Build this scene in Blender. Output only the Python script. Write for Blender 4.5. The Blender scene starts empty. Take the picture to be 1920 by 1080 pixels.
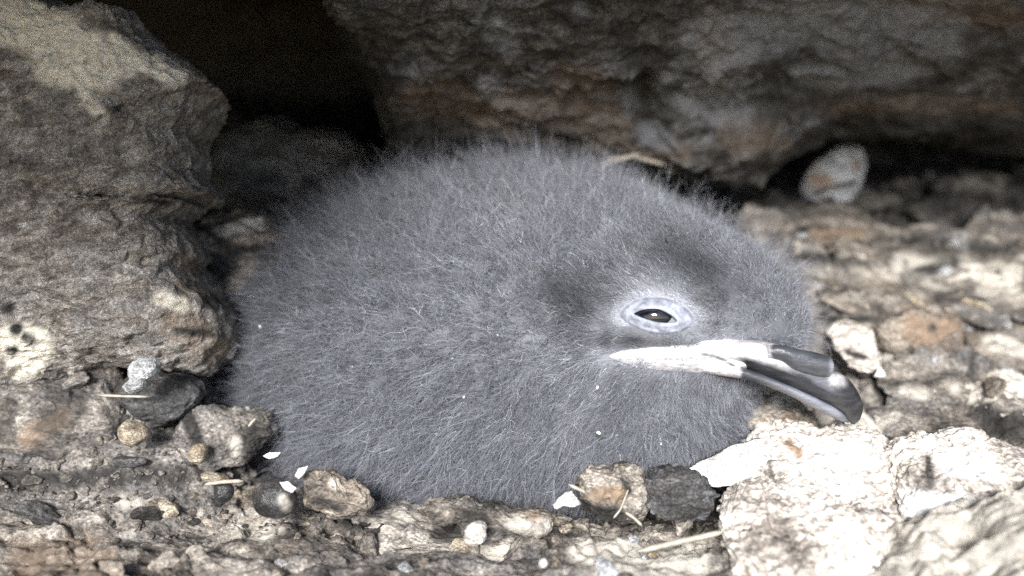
import bpy, math, random
import numpy as np
from mathutils import Vector, Matrix

# ---------------------------------------------------------------- camera, sky, sun, exposure
S = 0.01                                   # everything below is written in centimetres
CAM_H, PITCH, FPX = 11.7, math.radians(20), 1663.0
sc = bpy.context.scene
COL = sc.collection
cd = bpy.data.cameras.new("camera")
cam = bpy.data.objects.new("camera", cd); COL.objects.link(cam)
cam.location = (0, 0, CAM_H * S)
cam.rotation_euler = (math.radians(90) - PITCH, 0, 0)
cd.sensor_width = 36; cd.lens = 36 / (2 * math.tan(math.radians(30)))
cd.clip_start = 0.005; cd.clip_end = 50
cd.dof.use_dof = True; cd.dof.focus_distance = 0.178; cd.dof.aperture_fstop = 7.0
sc.camera = cam

SUN_EL, SUN_AZ = math.radians(36), math.radians(-9)     # azimuth measured from straight behind the camera, minus = left
to_sun = Vector((math.sin(SUN_AZ) * math.cos(SUN_EL), -math.cos(SUN_AZ) * math.cos(SUN_EL), math.sin(SUN_EL)))
w = bpy.data.worlds.new("World"); sc.world = w; w.use_nodes = True
wn = w.node_tree.nodes; wl = w.node_tree.links
sky = wn.new("ShaderNodeTexSky"); sky.sky_type = 'NISHITA'; sky.sun_disc = False
sky.sun_elevation = SUN_EL; sky.sun_rotation = math.atan2(to_sun.x, to_sun.y)
wl.new(sky.outputs[0], wn["Background"].inputs[0]); wn["Background"].inputs[1].default_value = 0.15
sd = bpy.data.lights.new("sun", 'SUN'); sd.energy = 5.0; sd.angle = math.radians(16); sd.color = (1.0, 0.99, 0.975)
sun = bpy.data.objects.new("sun", sd); COL.objects.link(sun)
sun.rotation_euler = to_sun.to_track_quat('Z', 'Y').to_euler()
sc.view_settings.view_transform = 'Standard'; sc.view_settings.look = 'None'
sc.view_settings.gamma = 1; sc.view_settings.use_curve_mapping = False
sc.view_settings.exposure = 0.55
sc.cycles.use_denoising = False; sc.cycles.sample_clamp_indirect = 1.5; sc.cycles.max_bounces = 6; sc.cycles.diffuse_bounces = 4

# ---------------------------------------------------------------- pixel <-> place
cF = np.array([0, math.cos(PITCH), -math.sin(PITCH)]); cU = np.array([0, math.sin(PITCH), math.cos(PITCH)])
cR = np.array([1.0, 0, 0]); cP = np.array([0, 0, CAM_H])
def ray(px, py):
    px, py = np.asarray(px, float), np.asarray(py, float)
    return cF + ((px - 960) / FPX)[..., None] * cR + ((540 - py) / FPX)[..., None] * cU
def at(px, py, Y):
    d = ray(px, py); return cP + d * (np.asarray(Y, float) / d[..., 1])[..., None]
def project(P):
    q = P - cP; dep = q @ cF; dep = np.where(np.abs(dep) < 1e-3, 1e-3, dep)
    return 960 + FPX * (q @ cR) / dep, 540 - FPX * (q @ cU) / dep

# ---------------------------------------------------------------- numpy noise
_r = np.random.RandomState(7)
_perm = np.tile(_r.permutation(256), 3)
_g = _r.normal(size=(256, 3)); _g /= np.linalg.norm(_g, axis=1)[:, None]
def perlin(P):
    P = np.asarray(P, float); i = np.floor(P).astype(int); f = P - i; i &= 255
    u = f * f * f * (f * (f * 6 - 15) + 10); r = 0
    for a in (0, 1):
        wx = u[:, 0] if a else 1 - u[:, 0]; pa = _perm[(i[:, 0] + a) & 255]
        for b in (0, 1):
            wy = u[:, 1] if b else 1 - u[:, 1]; pb = _perm[pa + ((i[:, 1] + b) & 255)]
            for c in (0, 1):
                wz = u[:, 2] if c else 1 - u[:, 2]; g = _g[_perm[pb + ((i[:, 2] + c) & 255)]]
                r = r + wx * wy * wz * (g[:, 0] * (f[:, 0] - a) + g[:, 1] * (f[:, 1] - b) + g[:, 2] * (f[:, 2] - c))
    return r * 1.5
def fbm(P, o=4, gain=.5, lac=2.03, ridge=False):
    a, t, r = 1.0, 0.0, 0
    for k in range(o):
        n = perlin(P + 17.3 * k)
        if ridge: n = 1 - 2 * np.abs(n)
        r = r + a * n; t += a; a *= gain; P = P * lac
    return r / t
def worley(P, jitter=.9):
    i = np.floor(P).astype(int); f = P - i
    F1 = np.full(len(P), 9.); F2 = np.full(len(P), 9.); ID = np.zeros(len(P), int)
    rnd = np.random.RandomState(3).rand(256, 3)
    for a in (-1, 0, 1):
        for b in (-1, 0, 1):
            for c in (-1, 0, 1):
                h = _perm[_perm[_perm[(i[:, 0] + a) & 255] + ((i[:, 1] + b) & 255)] + ((i[:, 2] + c) & 255)]
                q = rnd[h] * jitter + np.array([a, b, c]) - f
                d = np.sqrt((q * q).sum(1)); m = d < F1
                F2 = np.where(m, F1, np.minimum(F2, d)); ID = np.where(m, h, ID); F1 = np.where(m, d, F1)
    return F1, F2, ID
def ss(a, b, x):
    t = np.clip((x - a) / (b - a), 0, 1); return t * t * (3 - 2 * t)
# foliation: the rock is streaked along one tilted direction
_a = math.radians(-9)
FOL = np.array([[math.cos(_a), 0, math.sin(_a)], [0, 1, 0], [-math.sin(_a), 0, math.cos(_a)]])
def fol(P, sx=.4, sy=.6, sz=1.): return (P @ FOL.T) * np.array([sx, sy, sz])

# ---------------------------------------------------------------- mesh helpers
def mesh_from(name, V, F, mat=None, smooth=True, attrs=None):
    V = np.asarray(V, float); F = np.asarray(F, int); k = F.shape[1]
    me = bpy.data.meshes.new(name)
    me.vertices.add(len(V)); me.vertices.foreach_set("co", (V * S).astype(np.float32).ravel())
    me.loops.add(F.size); me.loops.foreach_set("vertex_index", F.astype(np.int32).ravel())
    me.polygons.add(len(F)); me.polygons.foreach_set("loop_start", np.arange(0, F.size, k, dtype=np.int32))
    me.polygons.foreach_set("loop_total", np.full(len(F), k, np.int32))
    me.polygons.foreach_set("use_smooth", np.full(len(F), smooth))
    for an, A in (attrs or {}).items():
        if A.ndim == 1:
            at_ = me.attributes.new(an, 'FLOAT', 'POINT'); at_.data.foreach_set("value", A.astype(np.float32))
        else:
            at_ = me.attributes.new(an, 'FLOAT_COLOR', 'POINT')
            at_.data.foreach_set("color", np.c_[A, np.ones(len(A))].astype(np.float32).ravel())
    me.update(calc_edges=True); me.validate()
    if mat: me.materials.append(mat)
    return me
def link(name, me, parent=None, **props):
    o = bpy.data.objects.new(name, me); COL.objects.link(o)
    if parent is not None: o.parent = parent
    for k, v in props.items(): o[k] = v
    return o
def place_origin(o, c):
    """move an object's origin to c (cm) without moving its mesh"""
    c = np.asarray(c) * S
    n = len(o.data.vertices); a = np.empty(n * 3, np.float32); o.data.vertices.foreach_get("co", a)
    a = a.reshape(-1, 3) - c.astype(np.float32); o.data.vertices.foreach_set("co", a.ravel()); o.data.update()
    o.location = Vector(c)
def grid_faces(nu, nv, wrap=False):
    i = np.arange(nu if wrap else nu - 1)[:, None]; j = np.arange(nv - 1)[None, :]
    i2 = (i + 1) % nu
    return np.stack([(i * nv + j), (i2 * nv + j), (i2 * nv + j + 1), (i * nv + j + 1)], -1).reshape(-1, 4)
def normals_of(V, F):
    a, b, c, d = (V[F[:, k]] for k in range(4)); n = np.cross(c - a, d - b)
    N = np.zeros_like(V)
    for k in range(4): 
        for ax in range(3): N[:, ax] += np.bincount(F[:, k], n[:, ax], len(V))
    return N / np.maximum(np.linalg.norm(N, axis=1), 1e-9)[:, None]
_cs = {}
def cube_sphere(N):
    if N in _cs: return _cs[N]
    r = np.arange(N + 1); pts, quads, off = [], [], 0
    for ax in range(3):
        for sgn in (0, N):
            A, B = np.meshgrid(r, r, indexing='ij'); p = np.zeros((N + 1, N + 1, 3), int)
            p[..., ax] = sgn; p[..., (ax + 1) % 3] = A; p[..., (ax + 2) % 3] = B
            q = grid_faces(N + 1, N + 1) + off
            if sgn == 0: q = q[:, ::-1]
            pts.append(p.reshape(-1, 3)); quads.append(q); off += (N + 1) ** 2
    p = np.concatenate(pts); q = np.concatenate(quads)
    key = (p[:, 0] * (N + 1) + p[:, 1]) * (N + 1) + p[:, 2]
    u, idx, inv = np.unique(key, return_index=True, return_inverse=True)
    p = np.tan((p[idx] / N * 2 - 1) * math.pi / 4); d = p / np.linalg.norm(p, axis=1)[:, None]
    _cs[N] = (d, inv.ravel()[q]); return _cs[N]

# ---------------------------------------------------------------- paint: stains and mineral bands of the stone, some shade and bright light painted in too
def seg_mask(P, blobs, wob=14.0, freq=.9):
    """blobs: list of (list of photo points, radius in photo px). Returns 0..1 with ragged edges"""
    X, Y = project(P); n = fbm(fol(P, .6, .8, 1.3) * freq * 2, 4) * wob * 2.2; m = np.zeros(len(P))
    for pts, r in blobs:
        pts = np.array(pts, float); d = np.full(len(P), 1e9)
        if len(pts) == 1: d = np.hypot(X - pts[0, 0], Y - pts[0, 1])
        for a, b in zip(pts[:-1], pts[1:]):
            ab = b - a; t = np.clip(((X - a[0]) * ab[0] + (Y - a[1]) * ab[1]) / (ab @ ab), 0, 1)
            d = np.minimum(d, np.hypot(X - a[0] - t * ab[0], Y - a[1] - t * ab[1]))
        m = np.maximum(m, ss(r * 1.3 + 5, r * .6 - 4, d + n * min(1.6, r / 22)))
    return np.clip(m * 1.25, 0, 1) * (.7 + .3 * ss(-.35, .0, fbm(P * 2.2 + 5, 3)))
def paint(P, pale=(), dark=(), rust=(), **k):
    z = np.zeros((len(P), 3))
    for i, b in enumerate((pale, dark, rust)):
        if b: z[:, i] = seg_mask(P, b, **k)
    return z

# ---------------------------------------------------------------- materials
def nodes(name):
    m = bpy.data.materials.new(name); m.use_nodes = True; nt = m.node_tree
    return m, nt, nt.nodes["Principled BSDF"]
class NB:
    def __init__(s, nt): s.nt = nt
    def n(s, t, **kw):
        x = s.nt.nodes.new(t)
        for k, v in kw.items():
            if isinstance(k, str) and hasattr(x, k): setattr(x, k, v)
        return x
    def l(s, a, b): s.nt.links.new(a, b)
    def noise(s, vec, scale, detail=6, rough=.6, dist=0.):
        x = s.n("ShaderNodeTexNoise"); x.inputs["Scale"].default_value = scale; x.inputs["Detail"].default_value = detail
        x.inputs["Roughness"].default_value = rough; x.inputs["Distortion"].default_value = dist; s.l(vec, x.inputs["Vector"]); return x.outputs[0]
    def ramp(s, fac, stops, interp='LINEAR'):
        x = s.n("ShaderNodeValToRGB"); x.color_ramp.interpolation = interp; e = x.color_ramp.elements
        while len(e) < len(stops): e.new(.5)
        for k, (p, c) in zip(e, stops):
            k.position = p; k.color = (c, c, c, 1) if isinstance(c, (int, float)) else (*c, 1)
        s.l(fac, x.inputs[0]); return x.outputs[0]
    def mix(s, f, a, b, blend='MIX'):
        x = s.n("ShaderNodeMix"); x.data_type = 'RGBA'; x.blend_type = blend
        for v, k in ((f, 0), (a, 6), (b, 7)):
            if hasattr(v, 'links'): s.l(v, x.inputs[k])
            elif isinstance(v, (int, float)): x.inputs[k].default_value = v
            else: x.inputs[k].default_value = (*v, 1)
        return x.outputs[2]
    def math(s, op, a, b=0.):
        x = s.n("ShaderNodeMath"); x.operation = op
        for v, k in ((a, 0), (b, 1)):
            if hasattr(v, 'links'): s.l(v, x.inputs[k])
            else: x.inputs[k].default_value = v
        return x.outputs[0]
def rock_mat(name, dark, mid, light, tint, pale=(.62, .55, .44), soil=(.018, .016, .014), rust=(.25, .165, .10),
             streak=(.35, .6, 1.), rot=-9, k=1., rough=.62, speck=.5, glint=.0, bump=.9, patch=.5):
    m, nt, b = nodes(name); B = NB(nt)
    tc = B.n("ShaderNodeTexCoord"); mp = B.n("ShaderNodeMapping")
    geo = B.n("ShaderNodeNewGeometry")
    mp.vector_type = 'POINT'; mp.inputs["Rotation"].default_value = (0, math.radians(rot), 0)
    B.l(geo.outputs["Position"], mp.inputs[0])                  # the streaks run through ground and rocks alike, in place
    m2 = B.n("ShaderNodeMapping"); m2.inputs["Scale"].default_value = tuple(100 * q for q in streak); B.l(mp.outputs[0], m2.inputs[0])
    m3 = B.n("ShaderNodeMapping"); m3.inputs["Scale"].default_value = (70, 80, 100); B.l(mp.outputs[0], m3.inputs[0])
    v, vi = m2.outputs[0], m3.outputs[0]
    big = B.noise(v, .55 * k, 5, .6, .6); med = B.noise(v, 1.9 * k, 7, .68, .4); fine = B.noise(vi, 6.5 * k, 6, .7, .3)
    grain = B.noise(vi, 19 * k, 3, .6)
    base = B.ramp(med, [(.36, dark), (.48, mid), (.60, light)])
    c = B.mix(B.ramp(big, [(.46, 0.), (.62, patch)]), base, tint)
    c = B.mix(.85, c, B.ramp(fine, [(.28, (.35,) * 3), (.5, (.95,) * 3), (.72, (1.75,) * 3)]), 'MULTIPLY')
    c = B.mix(.75, c, B.ramp(grain, [(.36, (.38,) * 3), (.5, (1.,) * 3), (.65, (1.9,) * 3)]), 'MULTIPLY')
    at_ = B.n("ShaderNodeAttribute"); at_.attribute_name = "paint"; sp = B.n("ShaderNodeSeparateColor"); B.l(at_.outputs[0], sp.inputs[0])
    vein = B.ramp(B.noise(v, 1.1 * k, 5, .62, 1.2), [(.575, 0.), (.66, .75)])       # pale quartz lenses
    pc = B.mix(.8, pale, B.ramp(fine, [(.3, (.55,) * 3), (.6, (1.15,) * 3)]), 'MULTIPLY')
    c = B.mix(B.math('MULTIPLY', vein, speck), c, pc)
    c = B.mix(sp.outputs[2], c, B.mix(.7, rust, B.ramp(fine, [(.3, (.4,) * 3), (.65, (1.6,) * 3)]), 'MULTIPLY'))
    c = B.mix(sp.outputs[0], c, pc)
    vo = B.n("ShaderNodeTexVoronoi"); vo.inputs["Scale"].default_value = 9 * k; B.l(vi, vo.inputs[0])
    blk = B.math('MULTIPLY', B.ramp(vo.outputs["Distance"], [(.18, 1.), (.27, 0.)]), B.ramp(B.noise(vi, 2.2 * k, 3), [(.52, 0.), (.58, 1.)]))
    c = B.mix(B.math('MULTIPLY', blk, speck), c, soil)                              # dark mica flecks
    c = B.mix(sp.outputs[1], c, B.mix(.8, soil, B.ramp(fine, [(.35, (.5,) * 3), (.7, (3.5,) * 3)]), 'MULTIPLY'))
    hs = B.n('ShaderNodeHueSaturation'); hs.inputs['Saturation'].default_value = .85; B.l(c, hs.inputs['Color']); B.l(hs.outputs[0], b.inputs["Base Color"])
    B.l(B.ramp(fine, [(.3, rough + .25), (.7, rough - .12)]), b.inputs["Roughness"])
    b.inputs["Specular IOR Level"].default_value = .45
    h = B.math('ADD', B.math('MULTIPLY', fine, .6), B.math('MULTIPLY', grain, .25)); h = B.math('ADD', h, B.math('MULTIPLY', med, .8))
    bp = B.n("ShaderNodeBump"); bp.inputs["Strength"].default_value = bump; bp.inputs["Distance"].default_value = .0016
    B.l(h, bp.inputs["Height"]); B.l(bp.outputs[0], b.inputs["Normal"])
    return m
M = {}
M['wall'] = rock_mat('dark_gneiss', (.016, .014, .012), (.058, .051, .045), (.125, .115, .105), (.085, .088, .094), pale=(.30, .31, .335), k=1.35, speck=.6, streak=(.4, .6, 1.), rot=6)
M['floor'] = rock_mat('floor_rock', (.030, .026, .022), (.145, .120, .096), (.36, .31, .255), (.17, .165, .165), pale=(.55, .50, .42), streak=(.33, .7, 1.), rot=-8)
M['outcrop'] = rock_mat('brown_gneiss', (.105, .09, .076), (.25, .215, .182), (.45, .41, .365), (.25, .24, .235), pale=(.95, .88, .72), streak=(.5, .7, 1.), rot=14, k=2., speck=.22, bump=1.)
M['ledge'] = rock_mat('ledge_gneiss', (.032, .028, .024), (.16, .13, .10), (.36, .30, .235), (.23, .18, .13), pale=(.60, .55, .47), streak=(.4, .6, 1.), rot=8)
M['pale'] = rock_mat('pale_granite', (.22, .185, .155), (.60, .525, .445), (.85, .79, .71), (.46, .41, .37), pale=(.9, .88, .85), streak=(.35, .5, 1.), rot=14, k=.65, speck=.7, patch=.6, bump=.6)
M['grit'] = rock_mat('brown_grit', (.05, .042, .034), (.15, .125, .10), (.32, .28, .23), (.12, .11, .10), streak=(.8, .8, 1.), k=1.6)
M['soil'] = rock_mat('dark_rubble', (.018, .016, .014), (.065, .056, .047), (.16, .14, .115), (.09, .09, .09), pale=(.16, .14, .12), streak=(.7, .8, 1.), k=1.5)
M['grey'] = rock_mat('grey_stone', (.17, .17, .18), (.34, .345, .36), (.52, .53, .55), (.33, .30, .24), pale=(.5, .5, .5), streak=(.5, .7, 1.), rot=-35, k=1.3, speck=.3)
M['lichen'] = rock_mat('pale_grey_stone', (.30, .31, .31), (.46, .47, .47), (.58, .59, .58), (.42, .42, .41), streak=(.9, .9, 1.), k=1.6, speck=.25)
M['tan'] = rock_mat('tan_stone', (.17, .13, .09), (.36, .29, .20), (.52, .44, .32), (.40, .30, .18), streak=(.8, .8, 1.), k=1.4, speck=.3)
M['white'] = rock_mat('white_flake', (.34, .32, .29), (.62, .60, .56), (.84, .84, .82), (.66, .64, .6), pale=(.85, .85, .85), k=1.6, speck=.1, bump=.5)
M['black'] = rock_mat('black_pebble', (.008, .008, .009), (.02, .02, .022), (.07, .068, .07), (.05, .045, .04), k=1.8, speck=.05, rough=.2, bump=.35)

# ---------------------------------------------------------------- the ground: one sheet of bedrock and packed rubble, hollowed under the chick
def floor_base(x, y):
    h = 1.0 + .35 * ss(15, 12.5, y) + .35 * ss(13, 8, y)
    h = h + 1.1 * ss(4, 9.5, x) * ss(17.5, 13.5, y)                         # bulge at the near right
    h = h + ss(3.0, 7.5, x) * 3.1 * np.clip((y - 15.5) / 10.8, 0, 1) ** 1.05  # right ledge climbs backward
    edge = 26.0 + .5 * np.sin(x * .9) - .5 * ss(8, 15, x)
    h = h - 1.15 * ss(4, 8, x) * ss(edge, edge + 1.1, y)
    h = h + .13 * np.clip(y - 22, 0, 14) * (1 - .3 * ss(4, 8, x))
    h = h + 1.9 * ss(-4.8, -8.0, x) * ss(14.6, 17.6, y)
    h = h - 1.25 * np.exp(-(((x + .2) / 6.6) ** 4 + ((y - 20) / 4.6) ** 4))   # nest hollow
    return h
NU, NV = 900, 560
_y = np.concatenate([np.linspace(-14, 10.5, 40, endpoint=False), np.linspace(10.5, 24, 340, endpoint=False), np.linspace(24, 48, NV - 380)])
_u = np.linspace(-1.0, 1.0, NU); _u = _u * (.55 + .45 * _u ** 2)
UU, YY = np.meshgrid(_u, _y, indexing='ij'); XX = UU * (14 + 1.15 * np.clip(YY, 0, 60)); 
def floor_xyz():
    x, y = XX.ravel(), YY.ravel(); b = floor_base(x, y); P = np.c_[x, y, b * 1.6]
    q = fol(P, .5, .8, 1.0)
    wp = P + .5 * np.c_[fbm(P * .8, 3), fbm(P * .8 + 9, 3), fbm(P * .8 + 21, 3)]
    F1, F2, ID = worley(fol(wp, .55, .75, 1.0) * .85)
    r1 = np.random.RandomState(11).rand(256)[ID]
    G1, G2, GD = worley(fol(wp, .8, .95, 1.0) * 2.6 + 5)
    r2 = np.random.RandomState(12).rand(256)[GD]
    rub = ss(-.1, .25, fbm(P * .35 + 3, 2))                                   # where the rubble is loose
    rub = np.maximum(rub * .6, ss(1.6, 0, np.abs(y - 16.2)) * ss(9, 4, np.abs(x)) * .7)
    rub = np.maximum(rub, ss(25.5, 27, y))
    h = b + (r1 - .5) * (.95 - .45 * ss(15.5, 14, y)) * ss(.0, .22, F2 - F1) + .35 * (1 - F1)
    h = h + rub * ((r2 - .35) * .42 * ss(.02, .22, G2 - G1) + .10 * (1 - G1))
    st = fol(P, .16, .9, 1.0); h = h + ss(5, 8, x) * .5 * fbm(st * 1.1 + 60, 4, ridge=True) + ss(15.5, 13.8, y) * .3 * fbm(st * 1.3 + 80, 4, ridge=True)
    h = h + .42 * fbm(q * .55, 5) + .10 * fbm(fol(P, .9, 1.2, 1.5) * 2.2, 4, ridge=True)
    h = h - .30 * ss(.86, .97, fbm(fol(P, .3, .9, 1.0) * .55 + 40, 3, ridge=True))   # joints
    h = h + .05 * fbm(P * 7, 3)
    return np.c_[x, y, h - .25]
FV = floor_xyz()
Hgrid = FV[:, 2].reshape(NU, NV)
def floor_h(x, y):
    x, y = np.asarray(x, float), np.asarray(y, float)
    v = np.interp(y, _y, np.arange(NV)); u = np.interp(x / (14 + 1.15 * np.clip(y, 0, 60)), _u, np.arange(NU))
    i = np.clip(u.astype(int), 0, NU - 2); j = np.clip(v.astype(int), 0, NV - 2); a, b = u - i, v - j
    return (Hgrid[i, j] * (1 - a) * (1 - b) + Hgrid[i + 1, j] * a * (1 - b) + Hgrid[i, j + 1] * (1 - a) * b + Hgrid[i + 1, j + 1] * a * b)
def floor_hit(px, py):
    """the ground point seen at a photo pixel"""
    d = ray(px, py)
    ts = np.linspace(9, 44, 700); P = cP + d * (ts / d[1])[:, None]
    below = P[:, 2] < floor_h(P[:, 0], P[:, 1]); k = np.argmax(below) if below.any() else -1
    return P[k]
px_, py_ = project(FV)
fp = paint(FV,
    pale=[([(1500, 860), (1680, 850), (1800, 930)], 90), ([(1450, 1000), (1600, 1010)], 90), ([(1700, 950), (1880, 960)], 60),  # near right: cream stone, painted paler still for the light's brightness
          ([(1840, 900)], 70), ([(1750, 1040), (1920, 1050)], 70), ([(230, 945), (300, 950)], 14), ([(860, 970), (1000, 965)], 12), ([(450, 990), (500, 990)], 18),
          ([(1700, 500), (1900, 520)], 20), ([(1600, 640), (1650, 660)], 22), ([(1760, 740), (1860, 745)], 16), ([(1100, 1040), (1300, 1050)], 30)],
    dark=[([(640, 965), (760, 970)], 22), ([(860, 990), (900, 1000)], 18), ([(1050, 965), (1120, 960)], 14), ([(380, 870), (520, 880)], 14),
          ([(1180, 960), (1330, 965)], 30), ([(1830, 785), (1920, 800)], 30), ([(1480, 480), (1560, 485), (1640, 495)], 7), ([(1700, 600), (1560, 600)], 6), ([(1830, 600), (1820, 700)], 6), ([(1650, 660), (1640, 720), (1660, 760)], 8), ([(1560, 700), (1640, 780), (1820, 840)], 6), ([(1700, 520), (1790, 490)], 10), ([(1550, 590)], 15),
          ([(0, 900), (330, 890)], 18), ([(1500, 430), (1900, 470)], 12), ([(1300, 900), (1370, 940)], 18), ([(470, 830), (500, 800)], 22)],
    rust=[([(60, 1050), (180, 1040)], 34), ([(1550, 430), (1620, 440)], 16), ([(1720, 610), (1780, 620)], 34), ([(1380, 760), (1440, 770)], 30)])
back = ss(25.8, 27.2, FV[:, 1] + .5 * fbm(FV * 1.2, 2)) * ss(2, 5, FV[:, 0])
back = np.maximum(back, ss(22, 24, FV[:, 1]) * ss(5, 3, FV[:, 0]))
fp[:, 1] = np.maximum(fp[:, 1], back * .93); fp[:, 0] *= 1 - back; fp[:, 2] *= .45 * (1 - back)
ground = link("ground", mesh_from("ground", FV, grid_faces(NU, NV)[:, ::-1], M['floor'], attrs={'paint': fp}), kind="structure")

# ---------------------------------------------------------------- the back wall that leans over the nest and becomes its roof, whose unseen overhang is shaped to block sun
def profile(pts, n):
    p = np.array(pts, float); d = np.r_[0, np.cumsum(np.hypot(*np.diff(p, axis=0).T))]; t = d / d[-1]
    q = np.linspace(0, 1, n); a = np.c_[np.interp(q, t, p[:, 0]), np.interp(q, t, p[:, 1])]
    for _ in range(int(n * .012) * 6): a[1:-1] = (a[:-2] + 2 * a[1:-1] + a[2:]) / 4
    return a
WU, WV = 760, 430
_vis = lambda n: n
pr = profile([(47, -3), (46, 4), (36, 5.6), (29, 5.2), (26.3, 6.2), (23.8, 8.6), (21.2, 10.9), (19.2, 12.6), (16, 14.6), (12, 16.2), (9, 17.4), (7.5, 20), (7.5, 30)], WV)
pl = profile([(52, -3), (51, 5), (50, 10), (46, 13), (40, 14.6), (30, 15.0), (22, 14.6), (17, 14.2), (12, 14.0), (8, 14.3), (5, 14.5), (3.5, 15.2), (2.5, 20), (2.5, 30)], WV)
# finer rows where the wall is seen
def refine(a, lo, hi, n):
    w_ = 1 + 5 * ((a[:, 0] > lo) & (a[:, 0] < hi)); c = np.r_[0, np.cumsum((w_[1:] + w_[:-1]) / 2)]; q = np.linspace(0, c[-1], n)
    return np.c_[np.interp(q, c, a[:, 0]), np.interp(q, c, a[:, 1])]
pr = refine(pr, 18.5, 30, WV); pl = refine(pl, 18.5, 46, WV)
wu = np.linspace(-1, 1, WU); wx = 42 * wu * (.42 + .58 * wu ** 2)
t = ss(-7.6, -2.6, wx)[:, None]
WY = pr[None, :, 0] * t + pl[None, :, 0] * (1 - t); WZ = pr[None, :, 1] * t + pl[None, :, 1] * (1 - t)
WX = np.repeat(wx[:, None], WV, 1)
lipz = (np.interp(wx, [-42, -3, 2, 6.2, 8.6, 10, 42], [-.6, -.6, -.5, .35, 1.0, 1.6, 1.6]))[:, None]
near = ss(36, 26, WY) * ss(17, 22, WY)
WZ = WZ + lipz * near
side = np.clip(np.abs(WX) - 22, 0, 40); WY = WY - side ** 2 * .07
WP = np.c_[WX.ravel(), WY.ravel(), WZ.ravel()]
wf = grid_faces(WU, WV)
wn_ = normals_of(WP, wf)
def wall_disp(P):
    wp = P + .8 * np.c_[fbm(P * .5, 3), fbm(P * .5 + 9, 3), fbm(P * .5 + 21, 3)]
    F1, F2, ID = worley(fol(wp, .28, .4, .62)); r1 = np.random.RandomState(21).rand(256)[ID]
    G1, G2, GD = worley(fol(wp, .7, .8, 1.3) * 1.3 + 5); r2 = np.random.RandomState(22).rand(256)[GD]
    d = .7 * (r1 - .5) * ss(0, .3, F2 - F1) + .55 * fbm(fol(P, .22, .3, .5), 4)
    d = d + .30 * (r2 - .5) * ss(0, .25, G2 - G1) + .32 * fbm(fol(P, .5, .7, 1.2) * 1.5, 5, ridge=True)
    d = d - .45 * ss(.84, .97, fbm(fol(P, .22, .5, .8) * .5 + 13, 3, ridge=True)) + .13 * fbm(P * 4, 4)
    return d
# the brown nose of rock above the chick's crown, and the two bright knobs on it
wd = wall_disp(WP); WX_, WY_ = project(WP); vis = (WP[:, 1] < 32) & (WP[:, 1] > 17)
wd = wd + vis * (.9 * np.exp(-(((WX_ - 1310) / 150) ** 4 + ((WY_ - 245) / 55) ** 4)) - .9 * np.exp(-(((WX_ - 1210) / 26) ** 2 + ((WY_ - 195) / 40) ** 2)))
if (wn_[np.argmin(np.abs(WP - np.array([4, 22, 10])).sum(1))][1] > 0): wn_ = -wn_; flip = True
else: flip = False
WP2 = WP + wn_ * wd[:, None]
wp_ = paint(WP2,
    pale=[([(1330, 90), (1450, 60), (1600, 40), (1750, 60)], 60), ([(1300, 180), (1380, 200)], 36), ([(1500, 150), (1700, 130)], 22), ([(1215, 250), (1235, 265)], 22), ([(1185, 190)], 20), ([(1240, 150), (1265, 130)], 16), ([(1320, 170), (1340, 200)], 32), ([(1560, 50), (1640, 20)], 46), ([(1480, 75), (1520, 85)], 30), ([(1720, 45)], 28),
          ([(930, 60), (960, 80)], 20), ([(910, 155), (925, 160)], 18), ([(1090, 20)], 16)],
    dark=[([(1205, 175), (1212, 215)], 10), ([(1180, 100), (1200, 105)], 20), ([(1850, 95), (1890, 110), (1920, 130)], 13), ([(600, 260), (850, 260)], 40), ([(690, 120), (560, 200)], 60), ([(1600, 235), (1920, 250)], 26), ([(1520, 95), (1420, 130), (1560, 190)], 12), ([(1040, 30), (1180, 60)], 12)],
    rust=[([(800, 190), (1020, 215)], 44), ([(1080, 180), (1120, 230)], 60), ([(1380, 250), (1440, 260)], 30), ([(1350, 60), (1340, 120)], 40), ([(1560, 200), (1900, 200)], 16), ([(1650, 5), (1900, 30)], 24), ([(1180, 290), (1280, 295)], 16)])
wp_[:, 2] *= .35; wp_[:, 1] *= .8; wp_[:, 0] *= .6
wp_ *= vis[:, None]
wp_[:, 1] = np.maximum(wp_[:, 1], .75 * ss(-3.6, -6.2, WP[:, 0] + .8 * fbm(WP * .5, 3)) * ss(20, 23, WP[:, 1]))  # left hollow's wall painted darker to deepen the cave shade
wall = link("cave_wall", mesh_from("cave_wall", WP2, wf[:, ::-1] if flip else wf, M['wall'], attrs={'paint': wp_}), kind="structure")

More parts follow.
